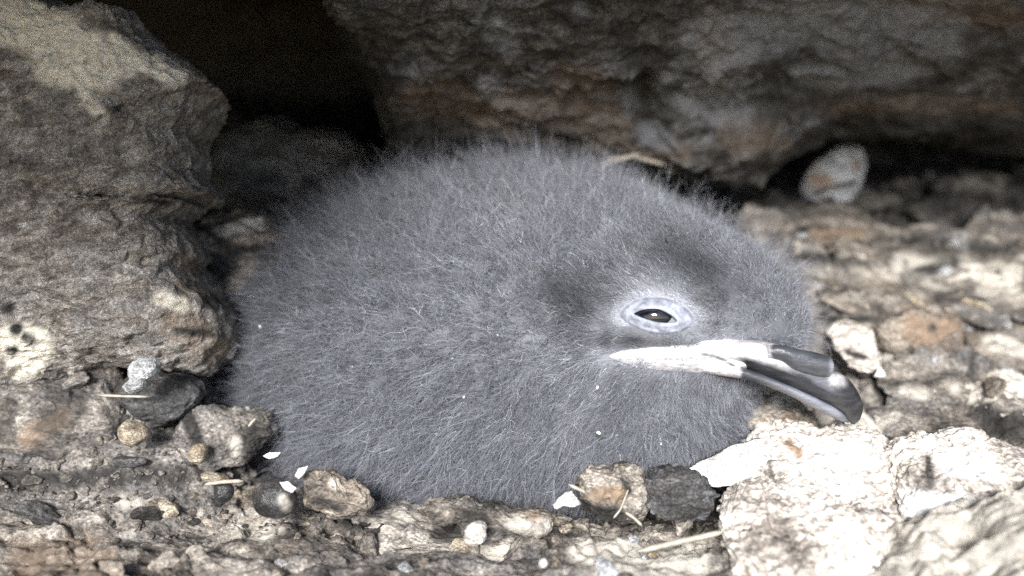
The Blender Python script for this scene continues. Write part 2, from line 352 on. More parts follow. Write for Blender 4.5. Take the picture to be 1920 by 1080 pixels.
# ---------------------------------------------------------------- boulders cut to an outline, with real depth
def outline_rock(name, pts, Y, thick, mat, label, cat, group=None, e=.55, N=110, disp=1., seed=0, chunk=1., tilt=0., pnt=None, centre=None, kind=None, back=1., rgh=1., front=.6):
    pts = np.array(pts, float); c2 = np.array(centre if centre is not None else pts.mean(0), float)
    C = at(c2[0], c2[1], Y - front * thick); dep = (C - cP) @ cF; k = dep / FPX
    rel = (pts - c2) * np.array([k, -k]); th = np.arctan2(rel[:, 1], rel[:, 0]); o = np.argsort(th); th = th[o]; R = np.hypot(*rel[o].T)
    d, F = cube_sphere(N)
    # d axes: 0 = right, 1 = up (in view), 2 = toward the camera
    T = np.arctan2(d[:, 1], d[:, 0]); Rt = np.interp(T, np.r_[th[-1] - 2 * math.pi, th, th[0] + 2 * math.pi], np.r_[R[-1], R, R[0]])
    rho = np.hypot(d[:, 0], d[:, 1]); a = np.sin(np.arcsin(np.clip(rho, 0, 1))) ** (e + .25); bz = np.sign(d[:, 2]) * np.abs(d[:, 2]) ** e
    rmax = R.max()
    a = a * np.where(bz < 0, 1 - .4 * np.abs(bz) ** 2, 1)
    ux, uz = np.cos(T) * Rt * a, np.sin(T) * Rt * a
    dz = bz * thick * np.where(bz < 0, back, 1) + tilt * uz
    P = C + ux[:, None] * cR + uz[:, None] * cU - (dz - front * thick)[:, None] * cF
    n = normals_of(P, F)
    if ((n * (P - C)).sum(1)).mean() < 0: F = F[:, ::-1]; n = -n
    s = disp; off = seed * 13.7
    wp = P + .35 * np.c_[fbm(P * .9 + off, 2), fbm(P * .9 + 9 + off, 2), fbm(P * .9 + 21 + off, 2)]
    F1, F2, ID = worley(fol(wp, .6, .8, 1.) * .9 * chunk + off); r1 = np.random.RandomState(31 + seed).rand(256)[ID]
    G1, G2, GD = worley(fol(wp, .8, .9, 1.) * 3.1 * chunk + off); r2 = np.random.RandomState(32).rand(256)[GD]
    D = s * (.5 * (r1 - .5) * ss(0, .3, F2 - F1) + .4 * fbm(P * .45 + off, 4) + .12 * rgh * fbm(P * 2.2 + off, 4) + .20 * rgh * (r2 - .5) * ss(0, .2, G2 - G1)
             + .10 * rgh * fbm(fol(P, .8, 1, 1.4) * 2 + off, 4, ridge=True) + .07 * rgh * fbm(P * 5.5, 3))
    P = P + n * (D - s * .22)[:, None]
    A = pnt(P) if pnt else np.zeros((len(P), 3))
    o = link(name, mesh_from(name, P, F, M[mat], attrs={'paint': A}), label=label, category=cat)
    if group: o["group"] = group
    if kind: o["kind"] = kind
    place_origin(o, C - cU * R.mean() * .8); return o

outline_rock("rock_outcrop", [(-420, -120), (-300, -300), (0, -30), (55, -8), (110, 8), (150, 28), (200, 62), (250, 60), (305, 66), (332, 112), (385, 145), (434, 182), (404, 210), (392, 240), (374, 262), (383, 300), (371, 328), (404, 366), (362, 380), (312, 382), (322, 415), (352, 445), (372, 480), (352, 505), (372, 535), (418, 572), (428, 628), (412, 672), (380, 700), (300, 690), (210, 688), (120, 720), (0, 740), (-300, 760), (-600, 500), (-560, 150)],
    18.7, 2.2, 'outcrop', "big jagged grey-brown rock mass at left with a cream quartz band along its top edge", "rock", centre=(10, 395), N=230, e=.4, seed=1, front=0., disp=.34, chunk=1.2, rgh=2.0, back=1.8, tilt=.28,
    pnt=lambda P: paint(P, pale=[([(20, 30), (100, 70), (190, 115)], 50), ([(100, 130), (240, 120)], 28), ([(150, 150), (165, 190), (195, 220)], 8), ([(260, 115), (330, 145)], 16), ([(210, 75), (230, 85)], 16), ([(20, 640), (70, 650)], 30), ([(30, 690), (60, 680)], 20), ([(300, 560), (340, 570)], 12)],
                        rust=[([(238, 102), (255, 95)], 9), ([(405, 180), (425, 184)], 7), ([(330, 610), (400, 650)], 30), ([(350, 480), (340, 600)], 14), ([(20, 690)], 16)],
                        dark=[([(250, 372), (310, 380)], 5), ([(15, 578)], 9), ([(17, 655), (28, 655)], 8), ([(30, 618)], 11), ([(48, 632), (60, 640)], 8), ([(390, 560), (400, 570)], 14), ([(330, 620), (400, 625)], 7)], wob=8) * np.array([1, 1, .5]))
outline_rock("shadowed_rock", [(300, 425), (380, 402), (470, 398), (530, 412), (580, 432), (640, 470), (660, 560), (560, 640), (420, 640), (330, 560)],
    21.6, 1.6, 'ledge', "dim streaked rock behind the chick's back at the cave's left", "rock", N=90, e=.7, seed=3, disp=.5,
    pnt=lambda P: paint(P, pale=[([(400, 440), (480, 420)], 10)], dark=[([(350, 480), (420, 500)], 22), ([(370, 420), (440, 470), (560, 460)], 9)], rust=[([(520, 455), (560, 450)], 18)]))
outline_rock("shadowed_rock", [(380, 250), (450, 215), (560, 230), (650, 240), (700, 280), (690, 340), (620, 380), (500, 420), (400, 390), (360, 320)],
    31, 3.2, 'floor', "dark smooth rock deep in the hollow behind the jutting rock's tip", "rock", N=60, e=.8, seed=4, disp=.5)
outline_rock("boulder", [(-60, 740), (0, 715), (70, 705), (150, 725), (200, 745), (238, 790), (225, 850), (180, 885), (60, 895), (-80, 890)],
    17.3, 1.0, 'floor', "low dark brown boulder at the left edge above the foreground slab", "boulder", N=100, e=.65, seed=5, disp=.5,
    pnt=lambda P: paint(P, dark=[([(20, 760), (0, 800)], 16), ([(200, 770), (230, 820)], 12), ([(120, 760), (100, 850)], 40)], rust=[([(60, 820), (110, 790)], 20)]) * np.array([1, .7, .8]))
outline_rock("rock_slab", [(195, 735), (220, 712), (300, 700), (365, 715), (380, 745), (350, 785), (280, 800), (225, 775)],
    17.2, .7, 'wall', "dark grey flat slab under the pale speckled stone", "rock", N=70, e=.6, seed=6, disp=.35)
outline_rock("rock_slab", [(315, 800), (345, 775), (420, 762), (480, 772), (505, 810), (480, 860), (420, 890), (350, 885), (320, 850)],
    17.0, .8, 'floor', "brown rubbly rock lump against the chick's lower left side", "rock", N=80, e=.6, seed=7, disp=.5, chunk=1.6,
    pnt=lambda P: paint(P, dark=[([(480, 800), (470, 850)], 20), ([(350, 780), (380, 850)], 12)], pale=[([(440, 830), (450, 850)], 12), ([(440, 765), (470, 760)], 8)], rust=[([(370, 850)], 12)], wob=7))
outline_rock("stone", [(1508, 352), (1518, 318), (1548, 286), (1590, 266), (1622, 268), (1635, 296), (1628, 330), (1612, 368), (1585, 388), (1545, 386), (1518, 372)],
    28.6, .75, 'grey', "smooth oval grey stone with an orange stain, alone in the dark gap at right", "stone", N=70, e=.7, seed=8, disp=.3, chunk=1.1, rgh=.6,
    pnt=lambda P: paint(P, rust=[([(1528, 336), (1552, 338)], 10), ([(1605, 310)], 8)], pale=[([(1560, 320), (1580, 330)], 10), ([(1588, 370)], 7)], dark=[([(1530, 360), (1600, 342)], 3)], wob=5))
outline_rock("stone", [(222, 728), (238, 712), (240, 680), (256, 668), (280, 668), (294, 684), (290, 705), (272, 718), (258, 735), (238, 742)],
    15.9, .38, 'lichen', "pale grey-white speckled stone on the dark slab at left", "stone", N=50, e=.75, seed=9, disp=.16, chunk=1.2, rgh=.7)
outline_rock("stone", [(218, 808), (228, 792), (252, 796), (276, 818), (262, 830), (242, 838), (224, 826)],
    15.9, .3, 'tan', "small tan wedge-shaped stone below the pale speckled one", "stone", N=40, e=.7, seed=10, disp=.14, chunk=1.5, rgh=.6)
outline_rock("stone", [(352, 862), (358, 838), (378, 835), (384, 856), (372, 872)], 15.9, .25, 'tan', "little orange-tan chip low between rubble and black pellets", "stone", N=30, e=.7, seed=11, disp=.1, rgh=.6)
outline_rock("black_pellet", [(466, 940), (478, 915), (500, 903), (528, 905), (552, 925), (556, 950), (540, 972), (505, 980), (476, 966)],
    14.9, .42, 'black', "shiny round black pellet with a tan scuff, the larger of the two", "pellet", N=50, e=.8, seed=12, disp=.16, rgh=.5,
    pnt=lambda P: paint(P, pale=[([(530, 935), (538, 950)], 9)], wob=6) * np.array([.6, 1, 1]))
outline_rock("black_pellet", [(397, 925), (402, 908), (420, 905), (434, 915), (434, 935), (420, 946), (402, 944)], 15.1, .2, 'black', "small black pellet left of the larger shiny one", "pellet", N=30, e=.9, seed=13, disp=.08)
outline_rock("rock_chunk", [(556, 905), (566, 882), (600, 878), (632, 885), (648, 905), (690, 925), (700, 960), (650, 975), (600, 965), (562, 950)],
    15.3, .5, 'ledge', "crumbly pinkish tan chunk beside the shiny black pellet", "rock", N=60, e=.6, seed=14, disp=.35, chunk=2.2, pnt=lambda P: paint(P, dark=[([(590, 940), (640, 950)], 9)], pale=[([(625, 905)], 8)], wob=6))
outline_rock("rock_chunk", [(1225, 890), (1262, 876), (1300, 884), (1330, 905), (1348, 935), (1345, 962), (1290, 975), (1225, 970), (1205, 930)],
    15.0, .7, 'wall', "dark rounded rock tucked below the bright white flake", "rock", N=80, e=.55, seed=15, disp=.4, chunk=2.2, rgh=1.5)
outline_rock("rock_chunk", [(1080, 915), (1100, 890), (1150, 885), (1215, 892), (1228, 930), (1215, 975), (1150, 985), (1090, 965)],
    15.1, .55, 'floor', "knobbly brown rock against the chick's breast, right of the shell fragment", "rock", N=70, e=.6, seed=16, disp=.45, chunk=2., pnt=lambda P: paint(P, dark=[([(1100, 950), (1160, 965)], 10), ([(1170, 900), (1180, 920)], 6)], rust=[([(1120, 930), (1160, 925)], 14)], wob=6))
outline_rock("rock_chunk", [(870, 1000), (885, 980), (905, 978), (915, 1000), (908, 1022), (880, 1024)], 14.1, .25, 'pale', "pale lump of quartz standing before the dark pit in the foreground", "rock", N=40, e=.7, seed=17, disp=.18, chunk=2)
outline_rock("rock_chunk", [(780, 960), (800, 940), (850, 935), (900, 945), (960, 955), (1040, 965), (1040, 1000), (950, 1015), (850, 990), (790, 985)],
    15.0, .5, 'floor', "low pinkish rock along the chick's belly, left of the shell fragment", "rock", N=80, e=.6, seed=18, disp=.4, chunk=1.8, pnt=lambda P: paint(P, pale=[([(960, 985), (1030, 985)], 10)], rust=[([(1000, 975)], 16)], wob=6))
outline_rock("pale_boulder", [(1385, 905), (1405, 850), (1450, 812), (1520, 800), (1570, 812), (1650, 818), (1700, 838), (1760, 870), (1765, 940), (1700, 975), (1600, 990), (1480, 985), (1400, 960)],
    15.7, .7, 'pale', "large pale pinkish-white boulder in front of the bill tip", "boulder", N=120, e=.5, seed=19, disp=.42, chunk=1.5, rgh=1.6, tilt=-1.0,
    pnt=lambda P: paint(P, dark=[([(1440, 860), (1450, 900)], 3), ([(1500, 940), (1620, 960)], 5)], rust=[([(1480, 830), (1500, 850)], 10)], wob=8))
outline_rock("pale_boulder", [(1365, 985), (1400, 930), (1500, 925), (1620, 955), (1740, 1000), (1720, 1060), (1700, 1160), (1400, 1160), (1370, 1050)],
    13.9, .9, 'pale', "washed-out cream boulder at the bottom, right of centre", "boulder", N=110, e=.5, seed=20, disp=.42, chunk=1.4, rgh=1.6, tilt=-1.0)
outline_rock("pale_boulder", [(1700, 900), (1740, 850), (1830, 835), (1960, 850), (2050, 920), (2050, 1080), (1900, 1100), (1760, 1040), (1700, 970)],
    14.7, .9, 'pale', "bright white-streaked boulder in the bottom right corner", "boulder", N=120, e=.5, seed=21, disp=.42, chunk=1.5, rgh=1.6, tilt=-1.0,
    pnt=lambda P: paint(P, pale=[([(1700, 940), (1870, 965)], 26), ([(1780, 870), (1850, 880)], 22)], dark=[([(1740, 860), (1745, 910)], 8), ([(1760, 985), (1920, 1010)], 12)], wob=10))
M['slab'] = rock_mat('streaked_slab', (.07, .06, .05), (.25, .21, .17), (.52, .47, .40), (.22, .22, .22), pale=(.66, .60, .50), streak=(.26, .5, 1.), rot=-12, k=.8, speck=.7)
outline_rock("rock_slab", [(-300, 930), (-200, 890), (60, 892), (200, 905), (330, 912), (400, 965), (560, 1000), (700, 985), (860, 1012), (1000, 1000), (1150, 1020), (1290, 1040), (1330, 1120), (1200, 1260), (500, 1300), (-200, 1260)],
    14.4, .8, 'slab', "streaked cream and grey slab running along the bottom left of the foreground", "rock", centre=(480, 1110), N=170, e=.4, seed=23, disp=.34, chunk=1.3, rgh=1.5, tilt=-1.3, front=.2,
    pnt=lambda P: paint(P, pale=[([(180, 945), (350, 950)], 16), ([(440, 1010), (500, 1015)], 16), ([(850, 1040), (1100, 1050)], 22), ([(700, 1030)], 20)], rust=[([(60, 1050), (180, 1040)], 40)], dark=[([(0, 905), (160, 915)], 8), ([(280, 1000), (420, 1020)], 7), ([(560, 1050), (700, 1055)], 9), ([(820, 1000), (900, 1005)], 14)], wob=12))
outline_rock("tan_block", [(1640, 620), (1690, 590), (1760, 585), (1815, 610), (1790, 640), (1700, 660), (1650, 655)],
    20.6, .5, 'ledge', "tan wedge of rock bedded in the right-hand ledge above the small white triangle", "rock", N=60, e=.6, seed=22, disp=.3,
    pnt=lambda P: paint(P, rust=[([(1720, 620), (1780, 615)], 26)], dark=[([(1748, 615)], 7)], wob=8))

PL = [("tan_block", [(1490, 450), (1510, 425), (1560, 410), (1610, 418), (1650, 440), (1600, 458), (1530, 465)], 25.3, 'ledge', "orange-tan crag on the crest of the right ledge, nearest the chick's brow", dict(rust=[([(1540, 440), (1600, 430)], 20)])),
      ("rock_plate", [(1640, 500), (1680, 470), (1760, 455), (1850, 470), (1960, 480), (1960, 520), (1850, 522), (1740, 512), (1680, 520)], 24.6, 'ledge', "long cream-streaked plate along the top of the right ledge", dict(pale=[([(1700, 490), (1800, 480), (1900, 500)], 12)])),
      ("rock_plate", [(1520, 540), (1560, 505), (1640, 510), (1700, 530), (1680, 565), (1600, 580), (1540, 570)], 22.8, 'ledge', "brown plate just right of the chick's forehead", dict(dark=[([(1550, 588), (1560, 600)], 12)])),
      ("rock_plate", [(1700, 545), (1780, 522), (1880, 530), (1960, 545), (1960, 590), (1860, 588), (1760, 580)], 22.6, 'floor', "grey-brown plate at the right edge above the tan wedge", dict(dark=[([(1760, 560), (1840, 565)], 7)], pale=[([(1840, 545), (1920, 555)], 9)])),
      ("rock_plate", [(1830, 625), (1880, 600), (1960, 600), (1960, 720), (1880, 715), (1835, 680)], 20.8, 'ledge', "pale tan plate at the right edge beside the tan wedge", dict(pale=[([(1860, 640), (1920, 650)], 16)])),
      ("rock_plate", [(1560, 640), (1590, 605), (1640, 610), (1650, 650), (1620, 690), (1575, 685)], 20.0, 'pale', "white-crusted knob just above the bill", dict(dark=[([(1590, 660), (1620, 670)], 5)])),
      ("rock_plate", [(1640, 720), (1700, 680), (1790, 672), (1830, 700), (1800, 740), (1720, 755), (1655, 745)], 19.2, 'floor', "mottled grey plate behind the small white triangle", dict(pale=[([(1700, 735), (1730, 740)], 10), ([(1790, 730)], 10)])),
      ("rock_plate", [(1620, 790), (1680, 765), (1780, 768), (1840, 800), (1780, 830), (1690, 820)], 17.8, 'floor', "grey speckled plate to the right of the hooked bill tip", dict(pale=[([(1650, 790), (1680, 780)], 9)], dark=[([(1700, 810), (1820, 825)], 5)])),
      ("rock_plate", [(1395, 760), (1420, 735), (1470, 735), (1520, 765), (1520, 800), (1440, 815), (1400, 800)], 17.6, 'ledge', "pinkish tan knob under the chick's bill", dict(pale=[([(1420, 750)], 12), ([(1455, 755)], 10)], rust=[([(1480, 790)], 16)])),
      ("rock_plate", [(1830, 740), (1880, 722), (1960, 720), (1960, 765), (1880, 775), (1835, 765)], 18.6, 'pale', "pale grey-white plate above the black hollow at the right edge", dict())]
for i, (nm, o_, Y_, m_, lb, pk) in enumerate(PL):
    outline_rock(nm, o_, Y_, .32, m_, lb, "rock", N=48, e=.5, seed=60 + i, disp=.26, chunk=1.7, rgh=1.5, tilt=-1.5, front=.2, pnt=lambda P, pk=pk: paint(P, wob=8, **pk))
# ---------------------------------------------------------------- chips: faceted stones sharing a few meshes
def chip_mesh(seed, mat, flat=.6, N=6, rough=.08, cuts=9):
    r = np.random.RandomState(seed); d, F = cube_sphere(N)
    n = r.normal(size=(cuts, 3)); n /= np.linalg.norm(n, axis=1)[:, None]; o = r.uniform(.55, 1., cuts)
    q = np.maximum(d @ n.T, 1e-3); R = np.minimum((o / q).min(1), 1.15)
    P = d * R[:, None] * np.array([1, r.uniform(.6, .9), flat * r.uniform(.8, 1.2)])
    P = P + d * (rough * fbm(P * 2.2 + seed, 3))[:, None]
    me = mesh_from("rock_chip", P, F, M[mat], smooth=True, attrs={'paint': np.zeros((len(P), 3))}); return me
# the rubble too small and too plentiful to count
def rubble(n, seed, name, mat, smin, smax, region, sink=.25):
    r = np.random.RandomState(seed); d, F = cube_sphere(3); Vs, Fs = [], []; k = len(d); m = 0
    while m < n:
        x, y = region(r)
        s = smin * (smax / smin) ** (r.rand() ** 2.2) * (.4 if (mat == 'soil' and y < 20) else 1); z = float(floor_h(x, y))
        nn = r.normal(size=(6, 3)); nn /= np.linalg.norm(nn, axis=1)[:, None]
        R = np.minimum((r.uniform(.5, 1., 6) / np.maximum(d @ nn.T, 1e-3)).min(1), 1.2)
        P = d * R[:, None] * np.array([1, r.uniform(.6, 1), r.uniform(.4, .8)]) * s
        a = r.uniform(0, 6.28, 3); Rm = np.array(Matrix.Rotation(a[0], 3, 'Z') @ Matrix.Rotation((a[1] - 3.14) * .25, 3, 'X'))
        Vs.append(P @ Rm.T + np.array([x, y, z + s * sink])); Fs.append(F + m * k); m += 1
    V = np.concatenate(Vs)
    return link(name, mesh_from(name, V, np.concatenate(Fs), M[mat], smooth=False, attrs={'paint': np.zeros((len(V), 3))}), kind="stuff",
                label=dict(gravel_tan="fine tan and pink grit scattered over the nest floor", gravel_dark="crumbled dark soil and grit in the hollows").get(mat, None) or
                ("fine tan grit scattered over the nest floor" if mat == 'grit' else "crumbled dark soil and grit gathered in hollows and the rear gap"), category="gravel")
def reg_front(r):
    a = r.rand()
    if a < .3:  y = r.uniform(14.7, 17.0); return r.uniform(-9, 7), y
    if a < .75: y = r.uniform(15.5, 19.5); return r.uniform(-11, -5.5), y
    y = r.uniform(16, 25.5); return r.uniform(5.5, 16), y
def reg_back(r):
    if r.rand() < .8: return r.uniform(5, 20), r.uniform(26.2, 33)
    return r.uniform(-12, 6), r.uniform(23, 30)
def reg_dark(r):
    if r.rand() < .85: return reg_back(r)
    if r.rand() < .45: return r.uniform(-5.5, 5.5), r.normal(15.6, .6)
    return r.uniform(-9, -4.5), r.uniform(15.4, 18)
rubble(2600, 41, "gravel", 'grit', .022, .13, reg_front)
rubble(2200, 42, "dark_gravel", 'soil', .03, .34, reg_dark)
# stones one could pick up, shown by the photo but all alike
protos = {}
def scatter(mats, n, seed, region, smin, smax, label, group, cat="stone", name="rock_chip"):
    r = np.random.RandomState(seed)
    for i in range(n):
        mat = mats[i % len(mats)]; v = r.randint(4); key = (mat, v)
        if key not in protos: protos[key] = chip_mesh(100 + v * 7 + len(protos), mat, N=12, rough=.16)
        x, y = region(r); s = smin * (smax / smin) ** (r.rand() ** 1.7)
        lw = label.format({'floor': 'brown', 'tan': 'tan', 'ledge': 'mottled brown', 'grey': 'blue-grey', 'soil': 'blackish', 'wall': 'dark brown'}[mat])
        o = link(name, protos[key], label=lw, category=cat, group=lw.split(' lying')[0] + 's')
        o.location = (x * S, y * S, (float(floor_h(x, y)) + s * .18) * S); o.scale = (s, s * r.uniform(.7, 1), s * r.uniform(.6, 1))
        o.rotation_euler = (r.normal(0, .3), r.normal(0, .3), r.uniform(0, 6.28))
scatter(['floor', 'tan', 'ledge'], 70, 51, lambda r: (r.uniform(-8.5, 6.5), r.normal(15.7, .5)), .12, .38, "{} angular chip lying in the rubble strip in front of the chick", "brown chips in front of the chick")
scatter(['ledge', 'tan', 'grey'], 55, 52, lambda r: (r.uniform(6.2, 15), r.uniform(17, 25.3)), .12, .42, "{} chip lying on the right-hand ledge", "chips on the right-hand ledge")
scatter(['soil', 'wall'], 55, 53, lambda r: (r.uniform(6, 19), r.uniform(26.6, 32)), .3, 1.0, "{} clod lying in the shadowy gap behind the right-hand ledge", "clods in the rear gap")
scatter(['wall', 'floor', 'soil'], 34, 54, lambda r: (r.uniform(-10.5, -5), r.uniform(15.2, 18.8)), .15, .5, "{} stone lying in the rubble below the left boulder", "stones below the left boulder")
scatter(['floor', 'ledge', 'grey'], 22, 55, lambda r: (r.uniform(-8, 5), r.uniform(12.6, 14.6)), .12, .35, "blurred {} chip lying on the foreground slab", "chips on the foreground slab")

# ---------------------------------------------------------------- flakes, shell, straws
def flake(name, pts, Y, label, cat, mat='white', thick=.05, curl=.12, tilt=0., group=None):
    """a thin curved plate with its own thickness, outline from the photo"""
    pts = np.array(pts, float); c2 = pts.mean(0); C = at(c2[0], c2[1], Y); k = ((C - cP) @ cF) / FPX
    n = 48; m = 8; cl = np.r_[pts, pts[:1]]; dl = np.r_[0, np.cumsum(np.hypot(*np.diff(cl, axis=0).T))]; q = np.linspace(0, dl[-1], n, endpoint=False)
    ox, oz = (np.interp(q, dl, cl[:, 0]) - c2[0]) * k, -(np.interp(q, dl, cl[:, 1]) - c2[1]) * k; R = np.hypot(ox, oz)
    s = np.r_[np.linspace(.02, 1, m), np.linspace(1, .02, m)]; side = np.r_[np.ones(m), -np.ones(m)]
    X = ox[:, None] * s; Z = oz[:, None] * s
    rm = R.mean(); up = curl * rm * (1 - (X ** 2 + Z ** 2) / rm ** 2) + side * thick * .5 + tilt * Z
    P = C + X[..., None] * cR + Z[..., None] * cU - up[..., None] * cF; P = P.reshape(-1, 3); P = P + .05 * rm * (np.c_[fbm(P * 3, 2), fbm(P * 3 + 5, 2), fbm(P * 3 + 9, 2)] + 2.2 * np.c_[fbm(P / rm * 1.6, 3), fbm(P / rm * 1.6 + 5, 3), fbm(P / rm * 1.6 + 9, 3)])
    F = grid_faces(n, 2 * m, wrap=True)
    o_ = link(name, mesh_from(name, P, F, M[mat], attrs={'paint': np.zeros((len(P), 3))}), label=label, category=cat)
    if group: o_["group"] = group
    place_origin(o_, C); return o_
flake("white_flake", [(1284, 886), (1312, 868), (1345, 852), (1385, 836), (1425, 826), (1446, 832), (1448, 870), (1440, 905), (1425, 918), (1398, 900), (1370, 905), (1340, 908), (1310, 900)], 15.35, "bright white flat flake wedged between the chick's breast and the pale boulder", "flake", thick=.12, curl=.2, tilt=-.5)
flake("shell_fragment", [(1036, 950), (1045, 935), (1060, 922), (1072, 921), (1082, 935), (1092, 948), (1075, 950), (1055, 946), (1042, 958)], 14.75, "small curved white shell fragment in front of the chick's belly", "shell fragment", thick=.03, curl=.5)
flake("white_chip", [(1638, 706), (1650, 686), (1662, 706), (1650, 708)], 18.55, "tiny white triangular chip on the ledge right of the bill tip", "chip", thick=.06, curl=.2)
flake("white_chip", [(524, 904), (540, 902), (556, 916), (548, 925), (534, 918)], 14.75, "white splinter lying over the top of the larger black pellet", "chip", thick=.03)
flake("white_chip", [(552, 892), (560, 878), (578, 874), (572, 886), (560, 898)], 14.95, "white chip on the upper corner of the crumbly tan chunk", "chip", thick=.03)
flake("white_chip", [(492, 855), (505, 848), (526, 848), (520, 856), (505, 860)], 15.6, "slim white chip at the chick's lower left, above the black pellets", "chip", thick=.03)
flake("white_chip", [(1010, 1060), (1012, 1048), (1022, 1046), (1028, 1056), (1020, 1064)], 13.0, "tiny bright bead-like chip low in the foreground centre", "chip", thick=.08, curl=.6)
def straw_mat():
    m, nt, b = nodes("dry_straw"); B = NB(nt); g = B.n("ShaderNodeNewGeometry")
    B.l(B.ramp(B.noise(g.outputs["Position"], 900, 3), [(.3, (.30, .26, .20)), (.7, (.50, .46, .39))]), b.inputs["Base Color"]); b.inputs["Roughness"].default_value = .45; return m
M['straw'] = straw_mat()
def tube(P, R, n=8):
    P = np.asarray(P, float); R = np.asarray(R, float); T = np.gradient(P, axis=0); T /= np.linalg.norm(T, axis=1)[:, None]
    a = np.cross(T, [.3, .9, .2]); a /= np.linalg.norm(a, axis=1)[:, None]; b = np.cross(T, a)
    th = np.linspace(0, 2 * math.pi, n, endpoint=False)
    V = P[:, None] + R[:, None, None] * (np.cos(th)[None, :, None] * a[:, None] + np.sin(th)[None, :, None] * b[:, None])
    V = V.transpose(1, 0, 2)                                                # n x len
    return V.reshape(-1, 3), grid_faces(n, len(P), wrap=True)
def straw(pts, r, label, name="straw", cat="straw", mat='straw', lift=.03):
    Q = np.array([(at(p[0], p[1], p[2]) if len(p) > 2 else floor_hit(p[0], p[1]) + np.array([0, 0, lift])) for p in pts])
    t0 = np.linspace(0, 1, len(Q)); t1 = np.linspace(0, 1, 24)
    P = np.c_[[np.interp(t1, t0, Q[:, i]) for i in range(3)]].T
    for _ in range(6): P[1:-1] = (P[:-2] + 2 * P[1:-1] + P[2:]) / 4
    V, F = tube(P, r * np.clip(np.minimum(t1, 1 - t1) * 10, .15, 1)); o = link(name, mesh_from(name, V, F, M[mat]), label=label, category=cat)
    place_origin(o, P[12]); return o
straw([(1196, 1034, 13.6), (1290, 1012, 13.7), (1358, 997, 13.8)], .055, "thick pale straw lying across the foreground right of centre")
straw([(186, 741, 16.2), (235, 743, 16.3), (282, 744, 16.4)], .028, "thin pale straw under the speckled stone at left")
straw([(384, 908, 14.9), (420, 903, 15.0), (456, 902, 15.1)], .04, "pale stubby straw lying above the small black pellet")
straw([(1066, 908, 14.8), (1095, 922, 14.75), (1140, 934, 14.7)], .035, "curved pale straw touching the white shell fragment")
straw([(1172, 960, 14.3), (1190, 972, 14.2), (1204, 986, 14.1)], .03, "short pale straw slanting down right of the shell fragment")
straw([(466, 800, 15.9), (472, 792, 15.9), (480, 784, 16.0)], .03, "tiny pale splinter at the chick's lower left flank")
straw([(1100, 330, 23.5), (1140, 306, 23.7), (1200, 288, 23.9)], .07, "dry brown straw behind the chick's crown under the wall's lip")
straw([(1130, 300, 24.2), (1180, 292, 24.3), (1250, 310, 24.4)], .06, "bent brown straw below the wall's lip, right of another")
straw([(1180, 912, 14.7), (1164, 955, 14.4), (1150, 972, 14.3)], .02, "hair-thin straw leaning on the knobbly brown rock")

# ---------------------------------------------------------------- the chick
chick = bpy.data.objects.new("seabird_chick", None); COL.objects.link(chick)
chick["label"] = "fluffy grey seabird chick resting in the crevice with its dark hooked bill to the right"; chick["category"] = "chick"
ELL = [(at(900, 655, 20.2), (4.95, 3.9, 3.0)), (at(985, 566, 20.6), (4.3, 3.5, 2.5)), (at(720, 640, 20.6), (3.3, 3.2, 2.5)),
       (at(1170, 572, 19.2), (2.8, 2.4, 1.75)), (at(1285, 590, 18.1), (2.2, 2.0, 1.62)), (at(1395, 592, 17.9), (1.02, 1.0, .85)), (at(1160, 735, 18.8), (2.9, 2.6, 1.85))]
def sdf(P):
    r = None
    for c, rad in ELL:
        q = (P - c) / np.array(rad); k = np.linalg.norm(q, axis=-1); g = np.linalg.norm(q / np.array(rad), axis=-1)
        d = k * (k - 1) / np.maximum(g, 1e-6)
        if r is None: r = d
        else:
            h = np.clip(.5 + .5 * (d - r) / 1.2, 0, 1); r = d * (1 - h) + r * h - 1.2 * h * (1 - h)
    return r
def sdf_n(P, e=.03):
    g = np.stack([sdf(P + np.eye(3)[k] * e) - sdf(P - np.eye(3)[k] * e) for k in range(3)], -1); return g / np.linalg.norm(g, axis=-1)[..., None]
def surf(px, py):
    d = ray(px, py); d = d / np.linalg.norm(d, axis=-1)[..., None]; t = np.full(d.shape[:-1], 11.0)
    for _ in range(60): t = t + np.clip(sdf(cP + d * t[..., None]), -.5, 1.0) * .8
    return cP + d * t[..., None]
CC = at(1000, 620, 19.8)
dirs, bf = cube_sphere(110)
lo = np.full(len(dirs), .2); hi = np.full(len(dirs), 9.)
ts = np.linspace(9, .2, 60); inside_t = np.full(len(dirs), .2); found = np.zeros(len(dirs), bool)
for tt in ts:
    m = (~found) & (sdf(CC + dirs * tt) < 0); inside_t[m] = tt; found |= m
lo = inside_t; hi = lo + (9 - .2) / 59
for _ in range(14):
    mid = (lo + hi) / 2; m = sdf(CC + dirs * mid[:, None]) < 0; lo = np.where(m, mid, lo); hi = np.where(m, hi, mid)
BV = CC + dirs * lo[:, None]
BV = BV + sdf_n(BV) * (.06 * fbm(BV * 1.3, 3))[:, None]

